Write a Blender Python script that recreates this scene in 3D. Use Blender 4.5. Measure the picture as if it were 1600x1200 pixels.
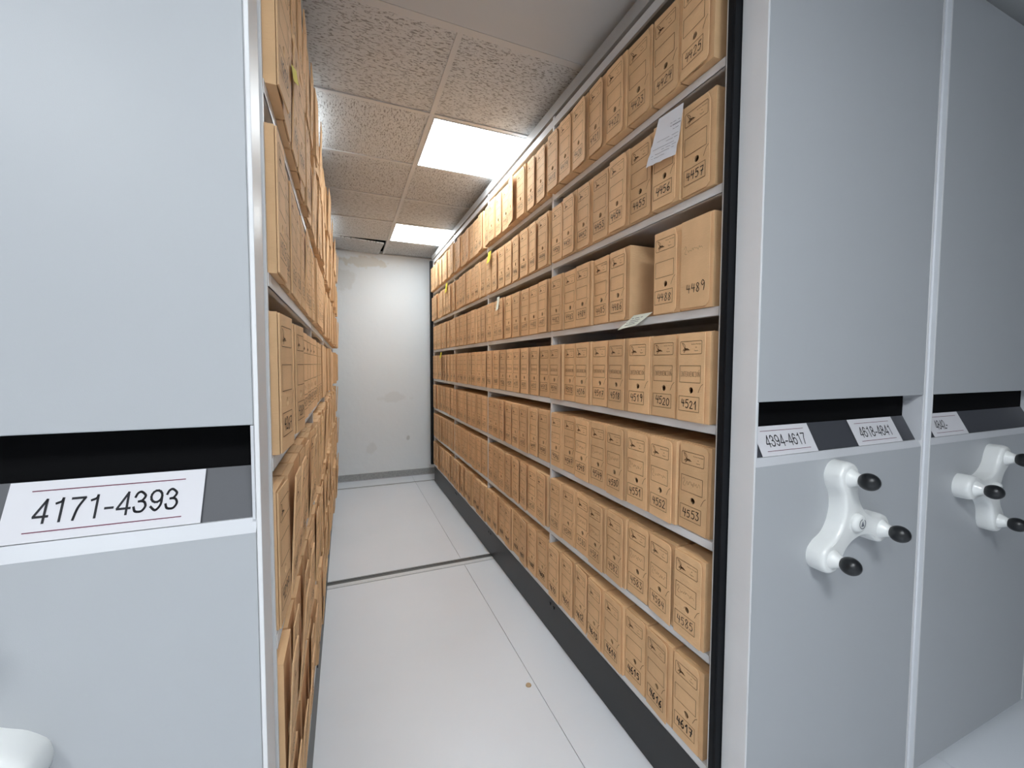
import bpy, bmesh, math, random
from mathutils import Vector, Matrix, Euler
random.seed(7)
C = bpy.context.scene.collection
for o in list(bpy.data.objects): bpy.data.objects.remove(o)

# ------------------------------------------------------------------ camera
YAW, PITCH, ROLL, CAMZ, F = 0.3846, 0.0477, 0.0034, 1.4118, 642.87
cam = bpy.data.cameras.new('camera'); cam.sensor_width = 36; cam.lens = 36*F/1600
cam.clip_start = .02; cam.clip_end = 60
co = bpy.data.objects.new('camera', cam); C.objects.link(co)
r = Vector((math.cos(YAW), -math.sin(YAW), 0)); fw = Vector((math.sin(YAW), math.cos(YAW), 0)); up = Vector((0,0,1))
f2 = fw*math.cos(PITCH) - up*math.sin(PITCH); u2 = up*math.cos(PITCH) + fw*math.sin(PITCH)
r2 = r*math.cos(ROLL) + u2*math.sin(ROLL); u3 = u2*math.cos(ROLL) - r*math.sin(ROLL)
M = Matrix((r2, u3, -f2)).transposed().to_4x4(); M.translation = (0,0,CAMZ)
co.matrix_world = M
bpy.context.scene.camera = co
# ------------------------------------------------------------------ world, exposure
w = bpy.data.worlds.new('world'); bpy.context.scene.world = w; w.use_nodes = True
w.node_tree.nodes['Background'].inputs[0].default_value = (.6,.7,.8,1)
w.node_tree.nodes['Background'].inputs[1].default_value = .02
vs = bpy.context.scene.view_settings
vs.view_transform = 'Standard'; vs.look = 'None'; vs.gamma = 1; vs.exposure = 0.5
LIGHT_AISLE = 14.0      # emission of the ceiling panels over the aisle
LIGHT_FAR = 11.5         # emission of the panels near the back wall, set weaker to even out the wall
LIGHT_FRONT = 29.0       # emission of the panels of the room in front
# ------------------------------------------------------------------ dimensions
R, XL = .965, -.125           # faces of right and left rack
Y0, YP = .853, .733           # first shelf edge, end panel plane
Z0, PZ, LIP = 2.2202, .3354, .027
CZ = 2.7315                   # ceiling
WALLY = 5.25
LZ = [Z0 - k*PZ for k in range(6)] + [.208]    # underside of each shelf lip
RW = .78                      # rack width
TOPZ = 2.626

# ------------------------------------------------------------------ materials
def mat(name, col, rough=.5, metal=0, bump=None, vary=0, emis=None, noise=None, spec=.5, coat=0):
    m = bpy.data.materials.new(name); m.use_nodes = True; nt = m.node_tree; b = nt.nodes['Principled BSDF']
    b.inputs['Base Color'].default_value = (*col,1); b.inputs['Roughness'].default_value = rough
    b.inputs['Metallic'].default_value = metal; b.inputs['Specular IOR Level'].default_value = spec
    b.inputs['Coat Weight'].default_value = coat
    if emis:
        b.inputs['Emission Color'].default_value = (*emis[0],1); b.inputs['Emission Strength'].default_value = emis[1]
    tc = nt.nodes.new('ShaderNodeTexCoord')
    src = None
    if noise:    # (scale, amount)
        n = nt.nodes.new('ShaderNodeTexNoise'); n.inputs['Scale'].default_value = noise[0]; n.inputs['Detail'].default_value = 6
        nt.links.new(tc.outputs['Object'], n.inputs['Vector'])
        mr = nt.nodes.new('ShaderNodeMapRange'); mr.inputs[3].default_value = 1-noise[1]; mr.inputs[4].default_value = 1+noise[1]
        mr.inputs[1].default_value = .3; mr.inputs[2].default_value = .7
        nt.links.new(n.outputs['Fac'], mr.inputs[0]); src = mr.outputs[0]
    if vary:
        oi = nt.nodes.new('ShaderNodeObjectInfo'); mr2 = nt.nodes.new('ShaderNodeMapRange')
        mr2.inputs[3].default_value = 1-vary; mr2.inputs[4].default_value = 1+vary
        nt.links.new(oi.outputs['Random'], mr2.inputs[0])
        if src:
            mu = nt.nodes.new('ShaderNodeMath'); mu.operation = 'MULTIPLY'; nt.links.new(src, mu.inputs[0]); nt.links.new(mr2.outputs[0], mu.inputs[1]); src = mu.outputs[0]
        else: src = mr2.outputs[0]
    if src:
        vm = nt.nodes.new('ShaderNodeVectorMath'); vm.operation = 'SCALE'; vm.inputs[0].default_value = col
        nt.links.new(src, vm.inputs['Scale']); nt.links.new(vm.outputs[0], b.inputs['Base Color'])
    if bump:     # (scale xyz, strength, distance)
        mp = nt.nodes.new('ShaderNodeMapping'); mp.inputs['Scale'].default_value = bump[0]
        nt.links.new(tc.outputs['Object'], mp.inputs['Vector'])
        n = nt.nodes.new('ShaderNodeTexNoise'); n.inputs['Scale'].default_value = 1; n.inputs['Detail'].default_value = 3
        nt.links.new(mp.outputs[0], n.inputs['Vector'])
        bp = nt.nodes.new('ShaderNodeBump'); bp.inputs['Strength'].default_value = bump[1]; bp.inputs['Distance'].default_value = bump[2]
        nt.links.new(n.outputs['Fac'], bp.inputs['Height']); nt.links.new(bp.outputs[0], b.inputs['Normal'])
    return m
CARD = mat('cardboard', (.76,.49,.27), .75, bump=((60,60,420),.4,.002), vary=.10, noise=(9,.09), spec=.25)
INK = mat('brown_print', (.09,.045,.02), .8, spec=.2)
PEN = mat('black_marker', (.018,.015,.014), .6, spec=.2)
PENCIL = mat('faint_pencil', (.26,.16,.09), .8, spec=.2)
PANEL = mat('grey_laminate', (.43,.445,.465), .42, bump=((700,700,700),.12,.0006), spec=.4)
METAL = mat('white_lacquered_steel', (.73,.73,.74), .38, noise=(6,.03), spec=.5)
TRIM = mat('silver_trim', (.80,.82,.86), .3)
CANOPY = mat('grey_canopy', (.36,.36,.36), .5)
RAILW = mat('pale_top_rail', (.56,.56,.57), .45)
WHITE = mat('white_lacquer', (.58,.59,.62), .4)
BLACK = mat('black_steel', (.012,.013,.015), .42)
RUBBER = mat('black_rubber', (.006,.007,.009), .6, spec=.2)
SLOT = mat('black_slot', (.003,.003,.0035), .8, spec=.08)
PLATE = mat('charcoal_holder', (.05,.052,.062), .45)
PAPER = mat('white_paper', (.66,.65,.68), .7, spec=.2)
PAPER2 = mat('crumpled_paper', (.74,.75,.80), .7, bump=((40,40,40),.5,.004), spec=.2)
CREAM = mat('cream_paper', (.72,.75,.66), .7, spec=.2)
YELLOW = mat('yellow_note', (.75,.65,.06), .7, spec=.2)
GREYTXT = mat('grey_print', (.16,.17,.2), .7, spec=.2)
TXT = mat('black_print', (.03,.03,.035), .7, spec=.2)
MAROON = mat('maroon_print', (.14,.02,.05), .7, spec=.2)
HANDLE = mat('white_enamel', (.82,.83,.82), .28, coat=.3)
KNOB = mat('black_plastic', (.01,.011,.013), .33)
FLOOR = mat('pale_floor_panel', (.76,.79,.84), .34, noise=(1.2,.03), bump=((260,260,260),.10,.0006), spec=.4)
GROOVE = mat('dark_groove', (.03,.032,.035), .6)
STEEL = mat('rail_steel', (.70,.72,.74), .3)
DARKRAIL = mat('dark_rail_steel', (.12,.125,.13), .4)  # dark grey bars of the floor rails
GRID = mat('grid_white', (.62,.61,.60), .5)
DRY = mat('drywall', (.57,.58,.59), .8, bump=((25,25,25),.1,.002))
LAMP = mat('lamp_diffuser', (.9,.9,.9), .6, emis=((.88,.96,1.0), LIGHT_AISLE))
LAMPD = mat('far_lamp_diffuser', (.9,.9,.9), .6, emis=((.88,.96,1.0), LIGHT_FAR))
LAMPF = mat('front_lamp_diffuser', (.9,.9,.9), .6, emis=((.92,.97,1.0), LIGHT_FRONT))
BASEB = mat('terrazzo_base', (.36,.37,.37), .5, noise=(60,.16))
CORK = mat('beige_cork', (.52,.38,.24), .8)
DUST = mat('cream_wall', (.72,.73,.74), .8)

def fissured():
    m = bpy.data.materials.new('fissured_tile'); m.use_nodes = True; nt = m.node_tree; b = nt.nodes['Principled BSDF']
    b.inputs['Roughness'].default_value = .9; b.inputs['Specular IOR Level'].default_value = .15
    uv = nt.nodes.new('ShaderNodeTexCoord'); mp = nt.nodes.new('ShaderNodeMapping'); mp.inputs['Scale'].default_value = (46,150,1)
    nt.links.new(uv.outputs['UV'], mp.inputs['Vector'])
    n = nt.nodes.new('ShaderNodeTexNoise'); n.inputs['Scale'].default_value = 1.0; n.inputs['Detail'].default_value = 2; n.inputs['Distortion'].default_value = .9
    nt.links.new(mp.outputs[0], n.inputs['Vector'])
    cr = nt.nodes.new('ShaderNodeMapRange'); cr.inputs[1].default_value = .56; cr.inputs[2].default_value = .61; cr.inputs[3].default_value = 0; cr.inputs[4].default_value = 1
    nt.links.new(n.outputs['Fac'], cr.inputs[0])
    mx = nt.nodes.new('ShaderNodeMix'); mx.data_type = 'RGBA'
    mx.inputs['A'].default_value = (.63,.63,.63,1); mx.inputs['B'].default_value = (.33,.32,.31,1)
    nt.links.new(cr.outputs[0], mx.inputs['Factor']); nt.links.new(mx.outputs['Result'], b.inputs['Base Color'])
    bp = nt.nodes.new('ShaderNodeBump'); bp.invert = True; bp.inputs['Strength'].default_value = .7; bp.inputs['Distance'].default_value = .003
    nt.links.new(cr.outputs[0], bp.inputs['Height']); nt.links.new(bp.outputs[0], b.inputs['Normal'])
    return m
TILE = fissured()
def wallmat():
    m = bpy.data.materials.new('stained_white_wall'); m.use_nodes = True; nt = m.node_tree; b = nt.nodes['Principled BSDF']
    b.inputs['Roughness'].default_value = .85; b.inputs['Specular IOR Level'].default_value = .2
    tc = nt.nodes.new('ShaderNodeTexCoord')
    col = (.84,.87,.89,1); prev = None
    def blob(cx, cz, rx, rz, colour, fac, nscale, prev):
        mp = nt.nodes.new('ShaderNodeMapping'); mp.vector_type = 'POINT'
        mp.inputs['Location'].default_value = (-cx/rx, 0, -cz/rz); mp.inputs['Scale'].default_value = (1/rx, 0, 1/rz)
        nt.links.new(tc.outputs['Object'], mp.inputs['Vector'])
        ln = nt.nodes.new('ShaderNodeVectorMath'); ln.operation = 'LENGTH'; nt.links.new(mp.outputs[0], ln.inputs[0])
        no = nt.nodes.new('ShaderNodeTexNoise'); no.inputs['Scale'].default_value = nscale; no.inputs['Detail'].default_value = 6
        nt.links.new(tc.outputs['Object'], no.inputs['Vector'])
        ad = nt.nodes.new('ShaderNodeMath'); ad.operation = 'MULTIPLY_ADD'; ad.inputs[1].default_value = 1.8; ad.inputs[2].default_value = -.9
        nt.links.new(no.outputs['Fac'], ad.inputs[0])
        su = nt.nodes.new('ShaderNodeMath'); su.operation = 'ADD'; nt.links.new(ln.outputs['Value'], su.inputs[0]); nt.links.new(ad.outputs[0], su.inputs[1])
        mr = nt.nodes.new('ShaderNodeMapRange'); mr.inputs[1].default_value = 1.0; mr.inputs[2].default_value = .75; mr.inputs[3].default_value = 0; mr.inputs[4].default_value = fac
        nt.links.new(su.outputs[0], mr.inputs[0])
        mx = nt.nodes.new('ShaderNodeMix'); mx.data_type = 'RGBA'; mx.inputs['B'].default_value = (*colour,1)
        if prev: nt.links.new(prev, mx.inputs['A'])
        else: mx.inputs['A'].default_value = col
        nt.links.new(mr.outputs[0], mx.inputs['Factor']); return mx.outputs['Result']
    prev = blob(.23, 2.62, .30, .07, (.68,.63,.54), .6, 17, prev)
    prev = blob(.0, 2.4, .12, .14, (.66,.65,.61), .35, 12, prev)
    prev = blob(.72, .48, .03, .04, (.5,.5,.48), .6, 14, prev)
    prev = blob(.55, 1.0, .18, .07, (.70,.70,.68), .35, 7, prev)
    prev = blob(.28, .38, .07, .07, (.70,.70,.68), .35, 11, prev)
    nt.links.new(prev, b.inputs['Base Color'])
    n = nt.nodes.new('ShaderNodeTexNoise'); n.inputs['Scale'].default_value = 14; n.inputs['Detail'].default_value = 5
    nt.links.new(tc.outputs['Object'], n.inputs['Vector'])
    bp = nt.nodes.new('ShaderNodeBump'); bp.inputs['Strength'].default_value = .25; bp.inputs['Distance'].default_value = .01
    nt.links.new(n.outputs['Fac'], bp.inputs['Height']); nt.links.new(bp.outputs[0], b.inputs['Normal'])
    return m
WALL = wallmat()

# ------------------------------------------------------------------ helpers
def box(bm, x0, x1, y0, y1, z0, z1, bev=0):
    if x0 > x1: x0, x1 = x1, x0
    if y0 > y1: y0, y1 = y1, y0
    if z0 > z1: z0, z1 = z1, z0
    vs_ = [bm.verts.new((x,y,z)) for x in (x0,x1) for y in (y0,y1) for z in (z0,z1)]
    fs = [(0,1,3,2),(4,6,7,5),(0,4,5,1),(2,3,7,6),(0,2,6,4),(1,5,7,3)]
    F_ = [bm.faces.new([vs_[i] for i in f]) for f in fs]
    if bev:
        es = {e for f in F_ for e in f.edges}
        bmesh.ops.bevel(bm, geom=list(es), offset=bev, segments=2, affect='EDGES', profile=.5)
def quad(bm, *p): return bm.faces.new([bm.verts.new(q) for q in p])
def lathe(bm, prof, centre, axis='-Y', n=28):
    """prof: list of (radius, distance along axis)"""
    rings = []
    for rr, h in prof:
        ring = []
        for k in range(n):
            a = 2*math.pi*k/n
            ring.append(bm.verts.new((centre[0]+rr*math.cos(a), centre[1]-h, centre[2]+rr*math.sin(a))))
        rings.append(ring)
    for a, b in zip(rings, rings[1:]):
        for k in range(n): bm.faces.new((a[k], a[(k+1)%n], b[(k+1)%n], b[k]))
    if prof[-1][0] > 1e-5: bm.faces.new(rings[-1])
    if prof[0][0] > 1e-5: bm.faces.new(rings[0][::-1])
def mesh(name, bm, m, smooth=False):
    bmesh.ops.recalc_face_normals(bm, faces=bm.faces)
    me = bpy.data.meshes.new(name); bm.to_mesh(me); bm.free()
    for mm in (m if isinstance(m, (list,tuple)) else [m]): me.materials.append(mm)
    if smooth:
        for p in me.polygons: p.use_smooth = True
    return me
def link(name, me, parent=None):
    o = bpy.data.objects.new(name, me); C.objects.link(o)
    if parent: o.parent = parent
    return o
def obj(name, bm, m, parent=None, smooth=False): return link(name, mesh(name, bm, m, smooth), parent)
def thing(name, label, cat, loc=(0,0,0), rot=(0,0,0), group=None):
    o = bpy.data.objects.new(name, None); C.objects.link(o); o.location = loc; o.rotation_euler = rot
    o.empty_display_size = .05
    o['label'] = label; o['category'] = cat
    if group: o['group'] = group
    return o
def tag(o, label, cat, group=None):
    o['label'] = label; o['category'] = cat
    if group: o['group'] = group
    return o
def struct(name, bm, m):
    o = obj(name, bm, m); o['kind'] = 'structure'; return o
def text_mesh(name, body, size, m, align='CENTER', shear=0):
    cu = bpy.data.curves.new(name, 'FONT'); cu.body = body; cu.size = size; cu.align_x = align; cu.align_y = 'CENTER'; cu.shear = shear
    cu.resolution_u = 3
    t = bpy.data.objects.new(name, cu); C.objects.link(t)
    bpy.context.view_layer.update()
    me = bpy.data.meshes.new_from_object(t.evaluated_get(bpy.context.evaluated_depsgraph_get()))
    bpy.data.objects.remove(t); bpy.data.curves.remove(cu)
    me.materials.clear(); me.materials.append(m); me.name = name
    return me

# strokes drawn in the local XZ plane facing -Y
def smooth_line(pts, sub=4):
    if len(pts) < 3: return [Vector(p) for p in pts]
    P = [Vector(p) for p in pts]; out = []
    for i in range(len(P)-1):
        a = P[max(i-1,0)]; b = P[i]; c = P[i+1]; d = P[min(i+2,len(P)-1)]
        for s in range(sub):
            t = s/sub
            out.append(.5*((2*b)+(c-a)*t+(2*a-5*b+4*c-d)*t*t+(3*b-a-3*c+d)*t**3))
    out.append(P[-1]); return out
def stroke(bm, pts, wd, y=0, closed=False):
    P = [Vector(p) for p in pts]
    if closed: P = P + [P[0]]
    for a, b in zip(P, P[1:]):
        d = b-a
        if d.length < 1e-6: continue
        d.normalize(); n = Vector((-d.y, d.x))*wd/2; e = d*wd*.4
        q = [a-e+n, a-e-n, b+e-n, b+e+n]
        bm.faces.new([bm.verts.new((v.x, y, v.y)) for v in q])
DIG = {
 '0': [([(.3,1),(.06,.75),(.05,.3),(.28,0),(.54,.25),(.55,.72),(.3,1)],1)],
 '1': [([(.08,.62),(.38,1)],0),([(.38,1),(.34,0)],0)],
 '2': [([(.05,.78),(.25,1),(.52,.82),(.42,.5),(.05,.03)],1),([(.05,.03),(.6,.03)],0)],
 '3': [([(.08,.97),(.52,.97),(.26,.6)],0),([(.26,.6),(.55,.42),(.5,.12),(.25,0),(.04,.12)],1)],
 '4': [([(.16,1),(.04,.5),(.6,.48)],0),([(.5,.92),(.42,0)],0)],
 '5': [([(.56,.98),(.14,.96),(.1,.58)],0),([(.1,.58),(.4,.62),(.55,.34),(.36,.02),(.04,.08)],1)],
 '6': [([(.44,1),(.14,.6),(.06,.2),(.3,0),(.54,.22),(.34,.48),(.08,.3)],1)],
 '7': [([(.05,.95),(.56,.97),(.26,0)],0),([(.16,.5),(.54,.52)],0)],
 '8': [([(.5,.85),(.28,1),(.08,.8),(.3,.53),(.52,.24),(.28,0),(.06,.22),(.3,.53),(.52,.82)],1)],
 '9': [([(.52,.8),(.28,1),(.08,.74),(.28,.52),(.52,.72),(.5,.4),(.38,0)],1)]}
LET = {'I':[[(.3,0),(.3,1)],[(.1,1),(.5,1)],[(.1,0),(.5,0)]], 'N':[[(.1,0),(.1,1),(.55,0),(.55,1)]], 'T':[[(0,1),(.6,1)],[(.3,1),(.3,0)]],
 'E':[[(.55,1),(.1,1),(.1,0),(.55,0)],[(.1,.5),(.45,.5)]], 'R':[[(.1,0),(.1,1),(.5,.85),(.45,.5),(.1,.5),(.55,0)]], 'V':[[(0,1),(.3,0),(.6,1)]],
 'C':[[(.55,.9),(.2,1),(.05,.5),(.2,0),(.55,.1)]], 'O':[[(.3,1),(.05,.5),(.3,0),(.55,.5),(.3,1)]]}
def ell(cx, cy, rx, ry, n=14): return [(cx+rx*math.cos(2*math.pi*k/n), cy+ry*math.sin(2*math.pi*k/n)) for k in range(n+1)]
HEL = {'1': [([(.36,0),(.36,.97)],0),([(.36,.97),(.31,.85),(.13,.78)],1)],
 '2': [([(.06,.68),(.13,.88),(.3,.95),(.5,.76),(.40,.5),(.12,.24),(.05,.05)],1),([(.05,.05),(.54,.05)],0)],
 '3': [([(.06,.74),(.14,.9),(.29,.95),(.48,.76),(.36,.55),(.22,.52)],1),([(.30,.53),(.46,.47),(.53,.28),(.42,.09),(.27,.05),(.11,.1),(.04,.27)],1)],
 '4': [([(.43,0),(.43,.97)],0),([(.43,.97),(.04,.29)],0),([(.04,.26),(.56,.26)],0)],
 '6': [(ell(.29,.31,.235,.27),0),([(.055,.33),(.08,.72),(.28,.95),(.5,.78)],1)],
 '7': [([(.04,.93),(.54,.93)],0),([(.54,.92),(.31,.5),(.2,0)],1)],
 '8': [(ell(.29,.74,.2,.21),0),(ell(.29,.28,.24,.24),0)],
 '9': [(ell(.29,.68,.235,.27),0),([(.525,.67),(.5,.28),(.3,.05),(.08,.22)],1)],
 '-': [([(.05,.36),(.35,.36)],0)]}
def number_mesh(n, cx, cz, h, wd, rnd):
    bm = bmesh.new(); s = str(n); x = cx - h*1.32
    sl = rnd.uniform(-.05,.12); tilt = rnd.uniform(-.07,.07)
    for i, ch in enumerate(s):
        ox = x + i*h*.68 + rnd.uniform(-.03,.03)*h; oz = cz - h/2 + rnd.uniform(-.05,.05)*h + tilt*(i-1.5)*h
        hh = h*rnd.uniform(.9,1.08)
        for pts, sm in DIG[ch]:
            P = [(ox + p[0]*hh*.86 + sl*p[1]*hh, oz + p[1]*hh) for p in pts]
            if sm: P = smooth_line(P, 3)
            stroke(bm, P, wd)
    return mesh('number', bm, PEN)
def word_strokes(bm, word, x0, z0, h, wd, pitch):
    for i, ch in enumerate(word):
        for pts in LET[ch]: stroke(bm, [(x0+i*pitch+p[0]*h*.62, z0+p[1]*h) for p in pts], wd)

# ------------------------------------------------------------------ archive box (front faces local -Y, origin bottom centre of front)
BW, BH, BD = .1150, .266, .345
HX, HZ, HR = -.004, .094, .0095
def circle(n, cx, cz, rr): return [(cx+rr*math.cos(2*math.pi*k/n), cz+rr*math.sin(2*math.pi*k/n)) for k in range(n)]
def plate_with_hole(bm, outline, hole, y_front, y_back):
    def layer(y):
        vo = [bm.verts.new((x,y,z)) for x,z in outline]; E = [bm.edges.new((vo[i], vo[(i+1)%len(vo)])) for i in range(len(vo))]
        vh = []
        if hole:
            vh = [bm.verts.new((x,y,z)) for x,z in hole]; E += [bm.edges.new((vh[i], vh[(i+1)%len(vh)])) for i in range(len(vh))]
        bmesh.ops.triangle_fill(bm, edges=E, use_beauty=True)
        return vo, vh
    a, ah = layer(y_front); b, bh = layer(y_back)
    for L, K in ((a,b),(ah,bh)):
        for i in range(len(L)): bm.faces.new((L[i], L[(i+1)%len(L)], K[(i+1)%len(L)], K[i]))
def body_mesh(hole=True):
    bm = bmesh.new()
    # shell with a real hand hole in its front
    x0, x1 = -BW/2, BW/2
    out = [(x0,0),(x1,0),(x1,BH),(x0,BH)]
    vo = [bm.verts.new((x,0,z)) for x,z in out]; E = [bm.edges.new((vo[i], vo[(i+1)%4])) for i in range(4)]
    if hole:
        hc = circle(14, HX, HZ, HR*1.3)
        vh = [bm.verts.new((x,0,z)) for x,z in hc]; vb = [bm.verts.new((x,.004,z)) for x,z in hc]
        vc = [bm.verts.new((HX+(x-HX)*3.2,.0045,HZ+(z-HZ)*3.2)) for x,z in hc]; vd = [bm.verts.new((HX+(x-HX)*3.2,.14,HZ+(z-HZ)*3.2)) for x,z in hc]
        E += [bm.edges.new((vh[i], vh[(i+1)%14])) for i in range(14)]
        for i in range(14): bm.faces.new((vh[i], vh[(i+1)%14], vb[(i+1)%14], vb[i]))
        for A_, B_ in ((vb,vc),(vc,vd)):
            for i in range(14): bm.faces.new((A_[i], A_[(i+1)%14], B_[(i+1)%14], B_[i]))
        bm.faces.new(vd)
    bmesh.ops.triangle_fill(bm, edges=E, use_beauty=True)
    vk = [bm.verts.new((x,BD,z)) for x,z in out]
    for i in range(4): bm.faces.new((vo[i], vo[(i+1)%4], vk[(i+1)%4], vk[i]))
    bm.faces.new(vk[::-1])
    # folded lid edge: thin tuck line on top and side
    box(bm, x0+.002, x1-.002, .012, BD-.01, BH, BH+.0015)
    return mesh('body', bm, CARD)
BODY = body_mesh()
def arc(cx, cz, rr, a0, a1, n=5): return [(cx+rr*math.cos(math.radians(a0+(a1-a0)*k/n)), cz+rr*math.sin(math.radians(a0+(a1-a0)*k/n))) for k in range(n+1)]
def flap_mesh(style, wd):
    # local origin at the hinge (left edge, bottom); x to the right
    h = BH-.004; t = .003
    if style == 'round':  out = [(0,0),(wd,0)] + arc(wd-.016, h-.016, .016, 0, 90) + [(0,h)]
    elif style == 'chamfer': out = [(0,0)] + [(wd-.008,0),(wd,.010)] + [(wd,h-.03),(wd-.010,h-.004),(0,h)]
    elif style == 'low': out = [(0,.004)] + arc(wd-.018, .02, .018, -90, 0) + [(wd,h),(0,h)]
    else: out = [(0,0),(wd,0),(wd,h),(0,h)]
    bm = bmesh.new()
    hole = None if style == 'low' else circle(14, BW/2+HX, HZ-.001, HR)
    plate_with_hole(bm, out, hole, -t, 0)
    # slight warp of the free edge
    for v in bm.verts:
        k = max(0, v.co.x/wd-.6)/.4
        v.co.y -= .004*k*k*.3*math.sin(v.co.z/h*3.1)
    return mesh('front_flap', bm, CARD)
FLAPS = {('round',.100): None, ('round',.107): None, ('chamfer',.101): None, ('chamfer',.107): None, ('square',.104): None, ('square',.112): None, ('low',.108): None}
for k in FLAPS: FLAPS[k] = flap_mesh(*k)
LOGOTXT = None
def print_mesh(wd, detail, word=None):
    """printed form on the flap: logo frame, title frame, cut mark, number frame"""
    bm = bmesh.new(); lw = .0013
    l, r_ = .008, .094
    fr = arc(r_-.004, .2385-.004, .004, 0, 90, 3) + arc(l+.004,.2385-.004,.004,90,180,3) + arc(l+.004,.2005+.004,.004,180,270,3) + arc(r_-.004,.2005+.004,.004,270,360,3)
    stroke(bm, fr, lw, closed=True)
    stroke(bm, [(l,.116),(r_-.003,.116),(r_-.003,.166),(l,.166)], lw, closed=True)
    stroke(bm, [(l-.001,.030),(r_-.006,.030),(r_-.006,.074),(l-.001,.074)], lw, closed=True)
    stroke(bm, smooth_line([(wd-.003,.113),(wd-.011,.106),(wd-.020,.088)]), lw)
    if detail:
        L = lambda pts, k=1: stroke(bm, smooth_line([(l+.006+p[0]*.03, .2045+p[1]*.031) for p in pts], 2), lw*k)
        L([(.05,.95),(.3,.88),(.5,.6),(.42,.42)]); L([(.1,.9),(.25,.65),(.42,.5)])
        L([(.35,.45),(.7,.38),(.95,.3)],1.5); L([(.2,.3),(.55,.32),(.9,.36)],1.3); L([(.15,.2),(.5,.25),(1.1,.26)],1.1); L([(.3,.02),(.42,.14),(.5,.24)],1.3)
        L([(.45,.4),(.6,.35),(.8,.4)],1.6)
    return mesh('printed_form', bm, INK)
PRINT = {}
for w_ in (.100,.101,.104,.107,.112,.108):
    for d_ in (0,1): PRINT[(w_,d_)] = print_mesh(w_, d_)
def xz_text(body, size):
    me = text_mesh('printed_text', body, size, INK)
    for v in me.vertices: v.co = (v.co.x, 0, v.co.y)
    return me
LT = [(xz_text('Archivo Municipal', .0052), .072, .2295), (xz_text('de', .0052), .072, .220), (xz_text('Teguise', .0052), .072, .2105)]
bmw = bmesh.new(); word_strokes(bmw, 'INTERVENCION', .013, .134, .014, .0011, .0063)
stroke(bmw, [(.083,.150),(.087,.154)], .0011)
WORD = mesh('handwriting', bmw, PENCIL)
def scrib(seed):
    rn = random.Random(seed); bm = bmesh.new()
    x = .014; pts = []
    stroke(bm, smooth_line([(x,.150),(x+.004,.157),(x+.008,.150),(x+.002,.136),(x+.010,.133)]), .0009)
    x = .027
    while x < .085:
        pts.append((x, .141 + rn.choice((-.003,.003,.007,.0)) + rn.uniform(-.002,.002))); x += rn.uniform(.0022,.0036)
    stroke(bm, smooth_line(pts, 2), .0008); return mesh('handwriting', bm, PENCIL)
SCRIB = [scrib(s) for s in range(3)]
rnum = random.Random(11)
ORD = ['first','second','third','fourth','fifth','sixth','seventh','eighth']
SHELF = ['top shelf','second shelf from the top','third shelf from the top','fourth shelf from the top','fifth shelf from the top','sixth shelf from the top','lowest shelf']

def archive_box(n, loc, rotz, label, group, row, near, side, yaw=0, lean=0, style=None, tilt=0):
    t = thing('archive_box', label, 'box', (loc[0], loc[1], loc[2]+abs(math.sin(tilt))*BW/2), (0, tilt, rotz+yaw), group)
    link('body', BODY, t)
    if style is None:
        if row <= 1: style = rnum.choice([('chamfer',.101),('chamfer',.107)])
        elif row == 3: style = rnum.choice([('square',.104),('square',.112),('square',.112)])
        elif row == 2: style = rnum.choice([('square',.104),('chamfer',.101)])
        else: style = rnum.choice([('round',.100),('round',.107),('round',.107)])
    f = link('front_flap', FLAPS[style], t)
    f.location = (-BW/2, -.0012, .002)
    openy = max(0, rnum.gauss(.035,.035)) if lean == 0 else 0
    f.rotation_euler = (lean, 0, -openy)
    yy = -.0042
    if style[0] != 'low':
        p = link('printed_form', PRINT[(style[1], 1 if near else 0)], f); p.location = (0,yy,0)
    if near and style[0] != 'low' and side == 'R':
        for me, x, z in LT:
            q = link('printed_text', me, f); q.location = (x, yy, z)
    if near and side == 'R' and row in (3,):
        q = link('handwriting', WORD, f); q.location = (0,yy,0)
    if near and side == 'R' and (row in (4,5) or style[0] == 'low'):
        q = link('handwriting', SCRIB[n%3], f); q.location = (0,yy,.03 if style[0] == 'low' else 0)
    big = style[0] == 'low'
    bold = .0036 if row == 6 else (.0026 if row in (1,3,4) else .0021)
    nm = link('number', number_mesh(n, .062 if big else .050, .060 if big else .052, .027 if big else .0245, bold, rnum), f); nm.location = (0,yy,0)
    return t

# ------------------------------------------------------------------ room
XA, XB, YF = -3.4, 3.9, -2.8
bm = bmesh.new()
xs = [XA, -1.657, -.45, .757, 1.964, 3.171, XB]; g = .0012
ysegs = [(YF,-.30),(-.30,2.755),(2.852,4.925),(4.975,WALLY)]
for a, b in zip(xs, xs[1:]):
    for c, d in ysegs: box(bm, a+g, b-g, c+g, d-g, -.02, 0)
fl = struct('floor', bm, FLOOR)
bm = bmesh.new(); box(bm, XA, XB, YF, WALLY, -.06, -.021); o = struct('floor_bed', bm, GROOVE); o.name = 'trim_1'
for i, (a, b) in enumerate(((2.755,2.852),(4.925,4.975))):
    bm = bmesh.new(); s = (b-a)/.097
    box(bm, XA, XB, a+.008*s, a+.018*s, -.02, -.0002)
    box(bm, XA, XB, a+.018*s, a+.046*s, -.02, .0008)          # bright steel bar
    struct('trim_%d' % (i+2), bm, STEEL)
    bm = bmesh.new(); box(bm, XA, XB, a+.048*s, a+.074*s, -.02, -.001); box(bm, XA, XB, a+.080*s, b-.003*s, -.02, -.001)
    struct('trim_%d' % (i+6), bm, DARKRAIL)
bm = bmesh.new(); box(bm, XA, XB, WALLY, WALLY+.1, 0, 3.05); struct('wall_back', bm, WALL)
bm = bmesh.new(); box(bm, XA, XB, WALLY-.012, WALLY, .006, .082); struct('baseboard_back', bm, BASEB)
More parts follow.
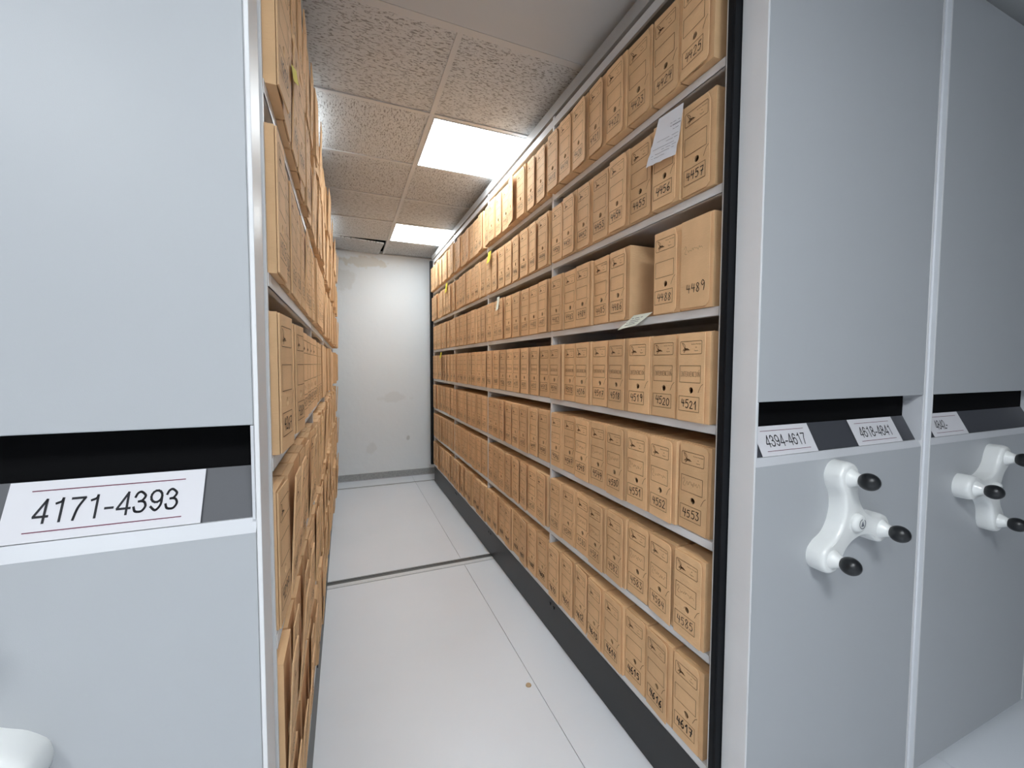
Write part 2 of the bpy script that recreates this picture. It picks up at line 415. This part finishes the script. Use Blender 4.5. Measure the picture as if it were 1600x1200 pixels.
bm = bmesh.new(); box(bm, XA, XB, WALLY-.016, WALLY, 0, .006); struct('trim_4', bm, WHITE)
bm = bmesh.new(); box(bm, XA-.1, XA, YF, WALLY, 0, 3.05); struct('wall_left', bm, DUST)
bm = bmesh.new(); box(bm, XB, XB+.1, YF, WALLY, 0, 3.05); struct('wall_right', bm, mat('grey_wall', (.25,.26,.27), .8))  # unseen wall, coloured dark to cut the fill on the right-hand panels
bm = bmesh.new(); box(bm, XA, XB, YF-.1, YF, 0, 3.05); struct('wall_front', bm, DUST)
# ceiling: smooth board in front, 60 cm mineral tiles behind
GX, GY, T = .4443, 1.647, .6
FRONT_LAMPS = [(-1.35,-1.15),(.22,-.85)]
bm = bmesh.new(); box(bm, XA, XB, YF, GY, CZ, CZ+.05); struct('ceiling', bm, DRY)
bm = bmesh.new(); uvl = bm.loops.layers.uv.new('UV'); rt = random.Random(3)
cells_lamp = [(0,1),(0,4),(-2,1),(-2,4)]
dropped = (-1,5)
for i in range(-7,6):
    for j in range(0,6):
        x0, x1 = GX+i*T, GX+(i+1)*T; y0, y1 = GY+j*T, min(GY+(j+1)*T, WALLY)
        x0 = max(x0,XA); x1 = min(x1,XB)
        if x1 <= x0 or (i,j) in cells_lamp or (i,j) == dropped: continue
        fct = quad(bm, (x0,y0,CZ+.006),(x0,y1,CZ+.006),(x1,y1,CZ+.006),(x1,y0,CZ+.006))
        rot = {(-1,0):0,(0,0):0,(-1,1):1}.get((i,j), rt.choice((0,1))); ox, oy = rt.random()*9, rt.random()*9
        for l in fct.loops:
            u, v = l.vert.co.x-GX, l.vert.co.y-GY
            l[uvl].uv = (ox+(v if rot else u), oy+(u if rot else v))
tiles = struct('ceiling_tiles', bm, TILE); tiles.name = 'ceiling.001'
bm = bmesh.new(); box(bm, XA, XB, GY, WALLY, 2.98, 3.05); o = struct('ceiling.002', bm, SLOT)  # slab above the tiles, coloured black for the shade in the tile gap
bm = bmesh.new()
for i in range(-6,6): 
    x = GX+i*T
    if XA < x < XB: box(bm, x-.012, x+.012, GY, WALLY, CZ-.001, CZ+.03)
for j in range(1,6): box(bm, XA, XB, GY+j*T-.012, GY+j*T+.012, CZ-.0005, CZ+.0295)
box(bm, XA, XB, GY-.02, GY+.014, CZ-.002, CZ+.02)
box(bm, XA, XB, WALLY-.022, WALLY, CZ-.002, CZ+.001)
struct('trim_5', bm, GRID)
bm = bmesh.new(); box(bm, XA, XB, WALLY-.006, WALLY-.001, CZ+.035, 2.98); box(bm, XA, XB, GY+.02, GY+.03, CZ+.06, 2.98); struct('trim_8', bm, SLOT)  # black sheets added above the ceiling, standing in for shade behind the loose tile
def lamp(x0, x1, y0, y1, label, m, cz=CZ, group=None):
    t = thing('ceiling_light', label, 'ceiling light', ((x0+x1)/2,(y0+y1)/2,cz), group=group)
    hx, hy = (x1-x0)/2, (y1-y0)/2
    bm = bmesh.new(); bw = .008
    for a in ((-hx,hx,-hy,-hy+bw),(-hx,hx,hy-bw,hy),(-hx,-hx+bw,-hy+bw,hy-bw),(hx-bw,hx,-hy+bw,hy-bw)): box(bm, *a, -.003, .012)
    obj('frame', bm, WHITE, t)
    bm = bmesh.new(); box(bm, -hx+bw, hx-bw, -hy+bw, hy-bw, -.001, .010); obj('diffuser', bm, m, t)
    return t
names = {(0,1):'square ceiling light panel, the nearer one above the aisle', (0,4):'square ceiling light panel above the aisle, the farther one near the back wall',
         (-2,1):'square ceiling light panel above the left rack, nearer one', (-2,4):'square ceiling light panel above the left rack, near the back wall'}
for (i,j) in cells_lamp:
    lamp(GX+i*T+.013, GX+(i+1)*T-.013, GY+j*T+.013, GY+(j+1)*T-.013, names[(i,j)], LAMP if j == 1 else LAMPD, CZ+.001, 'square ceiling light panels')
for k, (x, y) in enumerate(FRONT_LAMPS):
    lamp(x-.3, x+.3, y-.3, y+.3, ['square ceiling light panel in the room in front of the left rack','square ceiling light panel in the room in front of the aisle'][k], LAMPF, CZ-.010, 'square ceiling light panels')
# the loose tile by the back wall
t = bmesh.new(); box(t, -.28, .28, -.268, .262, 0, .014)
uvl = t.loops.layers.uv.new('UV')
for f in t.faces:
    for l in f.loops: l[uvl].uv = (l.vert.co.x, l.vert.co.y)
o = obj('ceiling_tile', t, TILE); tag(o, 'loose mineral ceiling tile sagging beside the back wall, dark gap around it', 'ceiling tile')
o.location = (GX-.328, GY+5.5*T+.004, CZ-.010); o.rotation_euler = (math.radians(1.5), math.radians(2.2), math.radians(2.2))

# ------------------------------------------------------------------ racks
def handle(parent, cx, cz, ang0, y, logo_rot=0):
    """three-armed turning handle; knobs at radius .132"""
    bm = bmesh.new(); d = .131; a = .043
    prof = [(.044,.037),(.066,.032),(.086,.032),(.104,.037),(.118,.041)]
    pts = []
    for k in range(3):
        th = ang0 + k*2*math.pi/3; c, s = math.cos(th), math.sin(th)
        loc = [(.0265,-.0459)] + [(x,-w_) for x, w_ in prof] + [(d+a*math.cos(q), a*math.sin(q)) for q in [math.radians(v) for v in range(-75,76,15)]] + [(x,w_) for x, w_ in prof[::-1]]
        pts += [(cx+x*c-w_*s, cz+x*s+w_*c) for x, w_ in loc]
    P = smooth_line(pts+[pts[0]], 2)[:-1]
    # layered rounded body
    cen = Vector((cx,cz)); n = len(P)
    nor = []
    for i in range(n):
        e = (P[(i+1)%n]-P[i-1]); nor.append(Vector((e.y,-e.x)).normalized())
    layers = [(0,-.004),(0,.002),(0,.028),(.0012,.036),(.0035,.0415),(.007,.0445),(.010,.0452)]
    rings = [[bm.verts.new((p.x-m_.x*ins, y-h, p.y-m_.y*ins)) for p, m_ in zip(P, nor)] for ins, h in layers]
    for A, B in zip(rings, rings[1:]):
        for i in range(n): bm.faces.new((A[i], A[(i+1)%n], B[(i+1)%n], B[i]))
    cv = bm.verts.new((cx, y-.0455, cz)); T_ = rings[-1]
    for i in range(n): bm.faces.new((T_[i], T_[(i+1)%n], cv))
    for k in range(3):
        th = ang0 + k*2*math.pi/3
        lathe(bm, [(.027,.040),(.026,.047),(.022,.053),(.017,.062),(.015,.068)], (cx+d*math.cos(th), y, cz+d*math.sin(th)))
    lathe(bm, [(.026,.040),(.026,.050),(.023,.058),(.018,.0605),(0,.061)], (cx,y,cz))
    hd = obj('handle', bm, HANDLE, parent, True); hd['label'] = 'white three-armed turning handle'
    for k in range(3):
        th = ang0 + k*2*math.pi/3; bm = bmesh.new()
        pr = [(.0155,.064)]
        for q in range(1,13):
            aq = math.pi*(.14+.86*q/12); pr.append((.0235*math.sin(aq) if q<12 else 0, .087-.025*math.cos(aq)))
        lathe(bm, pr, (cx+d*math.cos(th), y, cz+d*math.sin(th)))
        kn = obj('knob', bm, KNOB, hd, True)
    bm = bmesh.new()
    L = [(cx+.013*math.cos(q), cz+.013*math.sin(q)) for q in [math.radians(v) for v in range(100,430,22)]]
    stroke(bm, L, .0022, y-.0616); 
    A3 = [(cx-.007,cz-.007),(cx,cz+.009),(cx+.007,cz-.007)]
    bm.faces.new([bm.verts.new((x, y-.0617, z)) for x, z in A3])
    obj('emblem', bm, GREYTXT, hd)
    return hd

def rack(label, x0, x1, face, hx, hz, hang, full=True, slot=True):
    """mobile double-sided rack between x0<x1; face=+1 aisle on +X side, -1 aisle on -X side"""
    t = thing('mobile_shelving_rack', label, 'shelving rack', ((x0+x1)/2, YP, 0), group='mobile shelving racks')
    ox, oy = (x0+x1)/2, YP
    def put(name, bm, m, smooth=False, lab=None):
        bmesh.ops.translate(bm, verts=bm.verts, vec=(-ox,-oy,0)); o = obj(name, bm, m, t, smooth)
        if lab: o['label'] = lab
        return o
    # end panel with label slot
    ZT, ZB = 1.3173, 1.149; tr = .008
    bm = bmesh.new()
    box(bm, x0+tr, x1-tr, YP, YP+.07, ZT, TOPZ, .0015)
    put('upper_end_panel', bm, PANEL)
    bm = bmesh.new()
    z1 = 1.169; a, b = x0+tr, x1-tr
    V = [(YP,.022),(YP,ZB),(YP+.010,z1),(YP+.07,z1),(YP+.07,.022)]
    L1 = [bm.verts.new((a,y,z)) for y, z in V]; L2 = [bm.verts.new((b,y,z)) for y, z in V]
    for i in range(5): bm.faces.new((L1[i], L1[(i+1)%5], L2[(i+1)%5], L2[i]))
    bm.faces.new(L1); bm.faces.new(L2[::-1])
    lp = put('lower_end_panel', bm, PANEL)
    bm = bmesh.new()      # white slot rim: ledge bevel skin and jambs
    q = .0006
    quad(bm, (a,YP-q,ZB),(a,YP+.010-q,z1+q),(b,YP+.010-q,z1+q),(b,YP-q,ZB)); quad(bm, (a,YP+.010-q,z1+q),(a,YP+.016,z1+q),(b,YP+.016,z1+q),(b,YP+.010-q,z1+q))
    box(bm, x1-tr-.004, x1-tr, YP+.001, YP+.052, z1+.001, ZT-.001); box(bm, x0+tr, x0+tr+.004, YP+.001, YP+.052, z1+.001, ZT-.001)
    put('slot_rim', bm, WHITE)
    bm = bmesh.new(); box(bm, x0+tr+.005, x1-tr-.005, YP+.051, YP+.055, 1.24, ZT-.0005); put('slot_back', bm, SLOT)
    bm = bmesh.new(); xa, xb = x0+tr+.005, x1-tr-.005
    V = [(YP+.0135,z1+.0005),(YP+.0505,1.2445),(YP+.0505,z1+.0005)]
    L1 = [bm.verts.new((xa,y,z)) for y, z in V]; L2 = [bm.verts.new((xb,y,z)) for y, z in V]
    for i in range(3): bm.faces.new((L1[i], L1[(i+1)%3], L2[(i+1)%3], L2[i]))
    bm.faces.new(L1); bm.faces.new(L2[::-1]); put('label_holder', bm, PLATE)
    # edge channels on both sides (light grey side faces)
    for xx, s in ((x0,1),(x1,-1)):
        bm = bmesh.new(); box(bm, xx, xx+s*.0065, YP-.001, YP+.071, .022, TOPZ, .001)
        box(bm, xx+s*.0072, xx+s*.0078, YP+.0025, YP+.069, .022, TOPZ)
        put('edge_trim', bm, METAL)
    handle_o = handle(t, hx-ox, hz, hang, 0)
    # plinth
    px = .014 if face < 0 else .002
    bm = bmesh.new(); box(bm, x0+px, x1-px, YP+.072, Y0+4.05, .003, .206)
    if full:
        for sx in ((x1-px, 1),(x0+px, -1)):
            for yy in [Y0+v for v in (.02,.98,1.02,1.98,2.02,2.98,3.02,3.98)]:
                box(bm, sx[0], sx[0]+sx[1]*.004, yy-.006, yy+.006, .152, .164, .001)
    put('plinth', bm, BLACK)
    if not full:
        bm = bmesh.new(); box(bm, x0+.002, x1-.002, YP+.072, Y0+4.02, .207, TOPZ-.03); put('side_cladding', bm, METAL)
        bm = bmesh.new(); box(bm, x0, x1, YP+.072, Y0+4.05, TOPZ-.029, TOPZ+.05); put('canopy', bm, METAL)
        return t
    # upright frames
    for i in range(5):
        yc = Y0 + i
        bm = bmesh.new()
        lo, hi = (yc-.010, yc) if i == 0 else (yc-.009, yc+.009)
        for xx, s in ((x0,1),(x1,-1)):
            box(bm, xx+s*.001, xx+s*.030, lo, hi, .207, 2.627, .001)
        box(bm, x0+.030, x1-.030, (lo+hi)/2-.002, (lo+hi)/2+.002, .207, 2.60)
        put('upright_frame', bm, METAL)
    # shelves
    for z in LZ:
        for i in range(4):
            a, b = Y0+i+(.0 if i == 0 else .0095), Y0+i+.9905
            bm = bmesh.new()
            box(bm, x0+.002, x1-.002, a+.0005, b, z+LIP-.0015, z+LIP)
            for xx, s in ((x0,1),(x1,-1)):
                box(bm, xx, xx+s*.0015, a+.0005, b, z, z+LIP-.0016)
                box(bm, xx, xx+s*.012, a+.0005, b, z, z+.0015)
            put('shelf', bm, METAL)
    bm = bmesh.new(); xm = (x0+x1)/2
    box(bm, xm-.002, xm+.002, Y0+.01, Y0+3.99, .237, 2.57); put('added_centre_sheet', bm, METAL)  # divider added so the gaps behind the boxes stay dark
    bm = bmesh.new()          # top rail and canopy
    for xx, s in ((x0,1),(x1,-1)):
        box(bm, xx+s*.0005, xx+s*.010, Y0+.001, Y0+4.0, 2.578, 2.614)
    put('top_rail', bm, RAILW)
    bm = bmesh.new()
    box(bm, x0-.004, x1+.004, YP+.075, Y0+4.05, 2.629, 2.682, .002); put('canopy', bm, CANOPY)
    # far end frame
    bm = bmesh.new(); box(bm, x0+.001, x1-.001, Y0+4.011, Y0+4.05, .207, 2.628); put('rear_end_panel', bm, PANEL)
    return t
rackL = rack('mobile rack with grey end panel carrying the card 4171-4393, left of the aisle', XL-RW, XL, 1, -.516, .970, math.radians(-43))
rackR = rack('mobile rack with grey end panel carrying two number cards, right of the aisle', R, R+RW, -1, 1.319, .974, math.radians(103.3))
rackC = rack('mobile rack with grey end panel at the right edge of the photo', 1.785, 1.785+.815, -1, 2.114, .979, math.radians(53), full=False)
# rubber buffers on the aisle face of the right rack
def child(name, bm, m, par, lab=None):
    bmesh.ops.translate(bm, verts=bm.verts, vec=-Vector(par.location)); o = obj(name, bm, m, par)
    if lab: o['label'] = lab
    return o
bm = bmesh.new(); box(bm, R-.022, R+.008, YP+.0735, YP+.096, .02, TOPZ, .001); box(bm, R-.0235, R-.022, YP+.080, YP+.084, .02, TOPZ)
child('rubber_buffer', bm, RUBBER, rackR, 'black rubber buffer strip')
bm = bmesh.new(); box(bm, R-.030, R+.008, Y0+4.0105, Y0+4.06, .215, TOPZ-.01, .001); child('rubber_buffer', bm, RUBBER, rackR, 'black rubber buffer strip')
# silver strip between the two closed racks
bm = bmesh.new(); box(bm, R+RW+.004, R+RW+.034, YP-.004, YP+.06, .03, TOPZ, .003); box(bm, R+RW+.002, R+RW+.036, YP-.006, YP+.06, .012, .03)
child('buffer_strip', bm, TRIM, rackC, 'silver buffer strip on the edge')

# number cards in the slots
SLA = math.atan2(1.2445-1.1695, .037)
def card(x0, x1, txt, label, shift=0):
    wdt = x1-x0; ln = .0825
    t = thing('number_card', label, 'label card', (x0+wdt/2, YP+.0120, 1.1700), (SLA,0,0), 'number cards in the end panel slots')
    bm = bmesh.new(); box(bm, -wdt/2, wdt/2, 0, ln, .0012, .0018); obj('card', bm, PAPER, t)
    bm2 = bmesh.new(); x = 0; gap = .10
    for ch in txt:
        for pts, sm in HEL[ch]:
            P = [(x+p[0], p[1]) for p in pts]
            stroke(bm2, smooth_line(P, 5) if sm else P, .105)
        x += (.40 if ch == '-' else .58) + gap
    x -= gap; sx = wdt*.745/(6.02 if len(txt) > 6 else 6.9)
    for v in bm2.verts: v.co = ((v.co.x-x/2)*sx+shift, (v.co.z-.5)*.032+ln*.49, .0022)
    me = mesh('printed_number', bm2, TXT)
    link('printed_number', me, t)
    bm = bmesh.new()
    for yy in (.012,.068): quad(bm, (-wdt*.39,yy,.0021),(wdt*.39,yy,.0021),(wdt*.39,yy+.0014,.0021),(-wdt*.39,yy+.0014,.0021))
    obj('printed_rules', bm, MAROON, t)
card(-.431, -.207, '4171-4393', 'white card printed 4171-4393 in the slot of the left end panel')
card(1.012, 1.237, '4394-4617', 'white card printed 4394-4617 in the slot right of the aisle')
card(1.425, 1.655, '4618-4841', 'white card printed 4618-4841 in the same slot as 4394-4617')
card(1.845, 2.070, '4842-', 'white card beginning 4842- in the slot of the rightmost panel', -.035)

# ------------------------------------------------------------------ boxes, right rack
def slot_y(bay, i, n=8):      # i = 0 nearest
    return Y0 + bay + .012 + (i+.5)*(.976/n)
rb = random.Random(5)
OUT = [.030,.014,.006,.004,.003,.004,.005]
for row in range(7):
    z = LZ[row] + LIP + .0005
    for bay in range(4):
        for i in range(8):
            n = 4425 + 32*row - (bay*8+i)
            if n == 4487: continue
            y = slot_y(bay, i) + rb.uniform(-.0008,.0008)
            x = R - OUT[row] + rb.uniform(-.008,.008)
            if bay == 0: lab = 'brown cardboard archive box hand-numbered %d on the %s, right rack' % (n, SHELF[row])
            else: lab = 'cardboard archive box, %s from near end, %s bay, %s, right rack' % (ORD[i], ORD[bay], SHELF[row])
            st = None
            if n == 4489: st = ('low',.108); lab = 'cardboard archive box hand-numbered 4489 with plain unprinted front, beside the black post'
            if n == 4456: lab = 'cardboard archive box numbered 4456 with a crumpled paper over its front'
            archive_box(n, (x, y, z), -math.pi/2, lab, 'archive boxes on the right rack', row, bay < 2, 'R', yaw=rb.uniform(-.004,.004), style=st, tilt=rb.uniform(-.009,.009) if n not in (4488,4489,4486) else 0)
# ------------------------------------------------------------------ boxes, left rack
rl = random.Random(9)
stuff = bmesh.new()
for row in range(7):
    z = LZ[row] + LIP + .0005
    for bay in range(4):
        for i in range(8):
            k = bay*8+i; n = 4171 + 32*row + k
            if n > 4393: continue
            y = slot_y(bay, i)
            base = (-.118 + .009*bay) if row < 4 else (-.124 + .006*bay)
            outw = base + (.005 if row < 2 else 0) + rl.uniform(-.006,.006)*(1 + bay*.5)
            if row == 0 and i in (1,2): outw -= .004
            if row == 3 and bay == 0 and i in (1,): outw -= .02
            lean = 0
            if row >= 4 and rl.random() < .75: lean = math.radians(rl.uniform(1.2,4.8))
            elif row < 3 and rl.random() < .2: lean = math.radians(rl.uniform(1,3))
            yaw = rl.uniform(-.006,.006)
            if bay == 0 or (bay == 1 and i < 3):
                lab = 'cardboard archive box, %s from near end, %s bay, %s, left rack' % (ORD[i], ORD[bay], SHELF[row])
                archive_box(n, (outw, y, z), math.pi/2, lab, 'archive boxes on the left rack', row, bay == 0, 'L', yaw=yaw, lean=lean)
            else:
                Mx = Matrix.Translation((outw, y, z)) @ Matrix.Rotation(math.pi/2+yaw, 4, 'Z')
                for me, mm in ((BODY, Mx), (FLAPS[('round',.107)] if row > 3 else FLAPS[('chamfer',.107)], Mx @ Matrix.Translation((-BW/2,-.0012,.002)) @ Matrix.Rotation(lean,4,'X') @ Matrix.Rotation(-rl.uniform(0,.04),4,'Z'))):
                    nb = len(stuff.verts); stuff.from_mesh(me); stuff.verts.ensure_lookup_table()
                    bmesh.ops.transform(stuff, matrix=mm, verts=stuff.verts[nb:])
so = obj('archive_boxes', stuff, CARD)
tag(so, 'rows of cardboard archive boxes crowding the far bays of the left rack', 'boxes', 'archive boxes on the left rack'); so['kind'] = 'stuff'

# ------------------------------------------------------------------ papers and notes
def sheet(name, corners, bulge, m, label, cat, nu=8, nv=10, wob=.003, lines=None, seed=1, group=None):
    """corners TL,TR,BR,BL in world; a thin curled sheet hung on a box or a shelf"""
    rn = random.Random(seed); TL, TR, BR, BL = [Vector(c) for c in corners]; c0 = (TL+TR+BR+BL)/4
    nrm = (TR-TL).cross(BL-TL).normalized()
    if nrm.x * (1 if c0.x > .4 else -1) > 0: nrm = -nrm
    P = {}
    W_ = [[rn.uniform(-1,1)*wob for _ in range(nu+1)] for _ in range(nv+1)]
    for j in range(nv+1):
        for i in range(nu+1):
            u, v = i/nu, j/nv
            p = TL.lerp(TR,u).lerp(BL.lerp(BR,u), v) + nrm*(bulge*v*v + abs(W_[j][i])*v)
            P[(i,j)] = p
    o = thing(name, label, cat, c0, group=group)
    bm = bmesh.new(); V = {k: bm.verts.new(p-c0) for k, p in P.items()}; Wv = {k: bm.verts.new(p-c0-nrm*.0004) for k, p in P.items()}
    for j in range(nv):
        for i in range(nu):
            bm.faces.new((V[i,j],V[i+1,j],V[i+1,j+1],V[i,j+1])); bm.faces.new((Wv[i,j],Wv[i,j+1],Wv[i+1,j+1],Wv[i+1,j]))
    obj('sheet', bm, m, o, True)
    if lines:
        bm = bmesh.new()
        def S(u, v):
            i, j = min(int(u*nu),nu-1), min(int(v*nv),nv-1); a, b = u*nu-i, v*nv-j
            return P[i,j].lerp(P[i+1,j],a).lerp(P[i,j+1].lerp(P[i+1,j+1],a), b) - c0 + nrm*.0009
        for (u0,u1,v,h) in lines:
            k = 10
            for s in range(k):
                if rn.random() < .12: continue
                a, b = u0+(u1-u0)*s/k, u0+(u1-u0)*(s+1)/k
                quad(bm, S(a,v), S(b,v), S(b,v+h), S(a,v+h))
        obj('printed_lines', bm, GREYTXT, o)
    return o
xq = R-.014-.0125
sheet('crumpled_paper', [(xq,1.078,2.195),(xq,.974,2.187),(xq-.004,.985,2.038),(xq-.012,1.108,2.050)], .010, PAPER2,
      'crumpled white printed sheet hanging over the front of box 4456', 'paper', 8, 10, .005,
      [(.60,.95,.27,.008),(.62,.98,.33,.014),(.72,.95,.41,.010),(.2,.95,.53,.007),(.55,.95,.60,.008),(.12,.85,.68,.008),(.45,.95,.74,.008),(.1,.9,.80,.008),(.1,.6,.87,.007)], 4)
sheet('paper_tag', [(R-.002,1.215,1.589),(R-.002,1.118,1.590),(R-.030,1.165,1.546),(R-.034,1.262,1.536)], .004, CREAM,
      'small printed paper tag hanging off the shelf edge below the empty gap beside 4486', 'paper tag', 6, 5, .0015,
      [(.15,.75,.25,.05),(.15,.8,.42,.05),(.15,.8,.58,.05),(.15,.75,.74,.05)], 6)
def note(y, z, w_, h_, x, m, label, cat='sticky note', seed=1, sgn=-1):
    sheet('sticky_note', [(x,y+w_/2,z+h_/2),(x,y-w_/2,z+h_/2),(x+sgn*.004,y-w_/2,z-h_/2),(x+sgn*.004,y+w_/2,z-h_/2-.006)], .008, m, label, cat, 4, 5, .001, None, seed, 'sticky notes on boxes')
note(2.74, 2.155, .062, .075, R-.014-.0125, YELLOW, 'yellow sticky note on a box, third bay, second shelf from top, right rack', seed=2)
note(4.05, 2.165, .075, .09, R-.014-.0125, YELLOW, 'yellow sticky note on a box, farthest bay, second shelf from top, right rack', seed=3)
note(4.36, 1.507, .06, .06, R-.004-.0125, YELLOW, 'yellow sticky note at the top of a box, farthest bay, fourth shelf, right rack', seed=5)
note(2.585, 1.815, .045, .085, R-.006-.0125, CREAM, 'pale paper slip on a box, second bay, third shelf from top, right rack', seed=8)
sheet('sticky_note', [(-.098,1.029,2.056),(-.098,1.141,2.112),(-.097,1.150,2.084),(-.097,1.037,2.026)], .002, YELLOW, 'yellow sticky note on a high box at the near end of the left rack', 'sticky note', 4, 5, .001, None, 9, 'sticky notes on boxes')
# small beige disc on the floor
bm = bmesh.new()
n = 20; a = [bm.verts.new((.0125*math.cos(2*math.pi*k/n), .0125*math.sin(2*math.pi*k/n), 0)) for k in range(n)]
b = [bm.verts.new((.0115*math.cos(2*math.pi*k/n), .0115*math.sin(2*math.pi*k/n), .0035)) for k in range(n)]
for k in range(n): bm.faces.new((a[k],a[(k+1)%n],b[(k+1)%n],b[k]))
bm.faces.new(b); bm.faces.new(a[::-1])
o = obj('cork_disc', bm, CORK); o.location = (.727,1.59,.0002); tag(o, 'tiny beige disc lying on the floor beside the panel seam', 'disc')
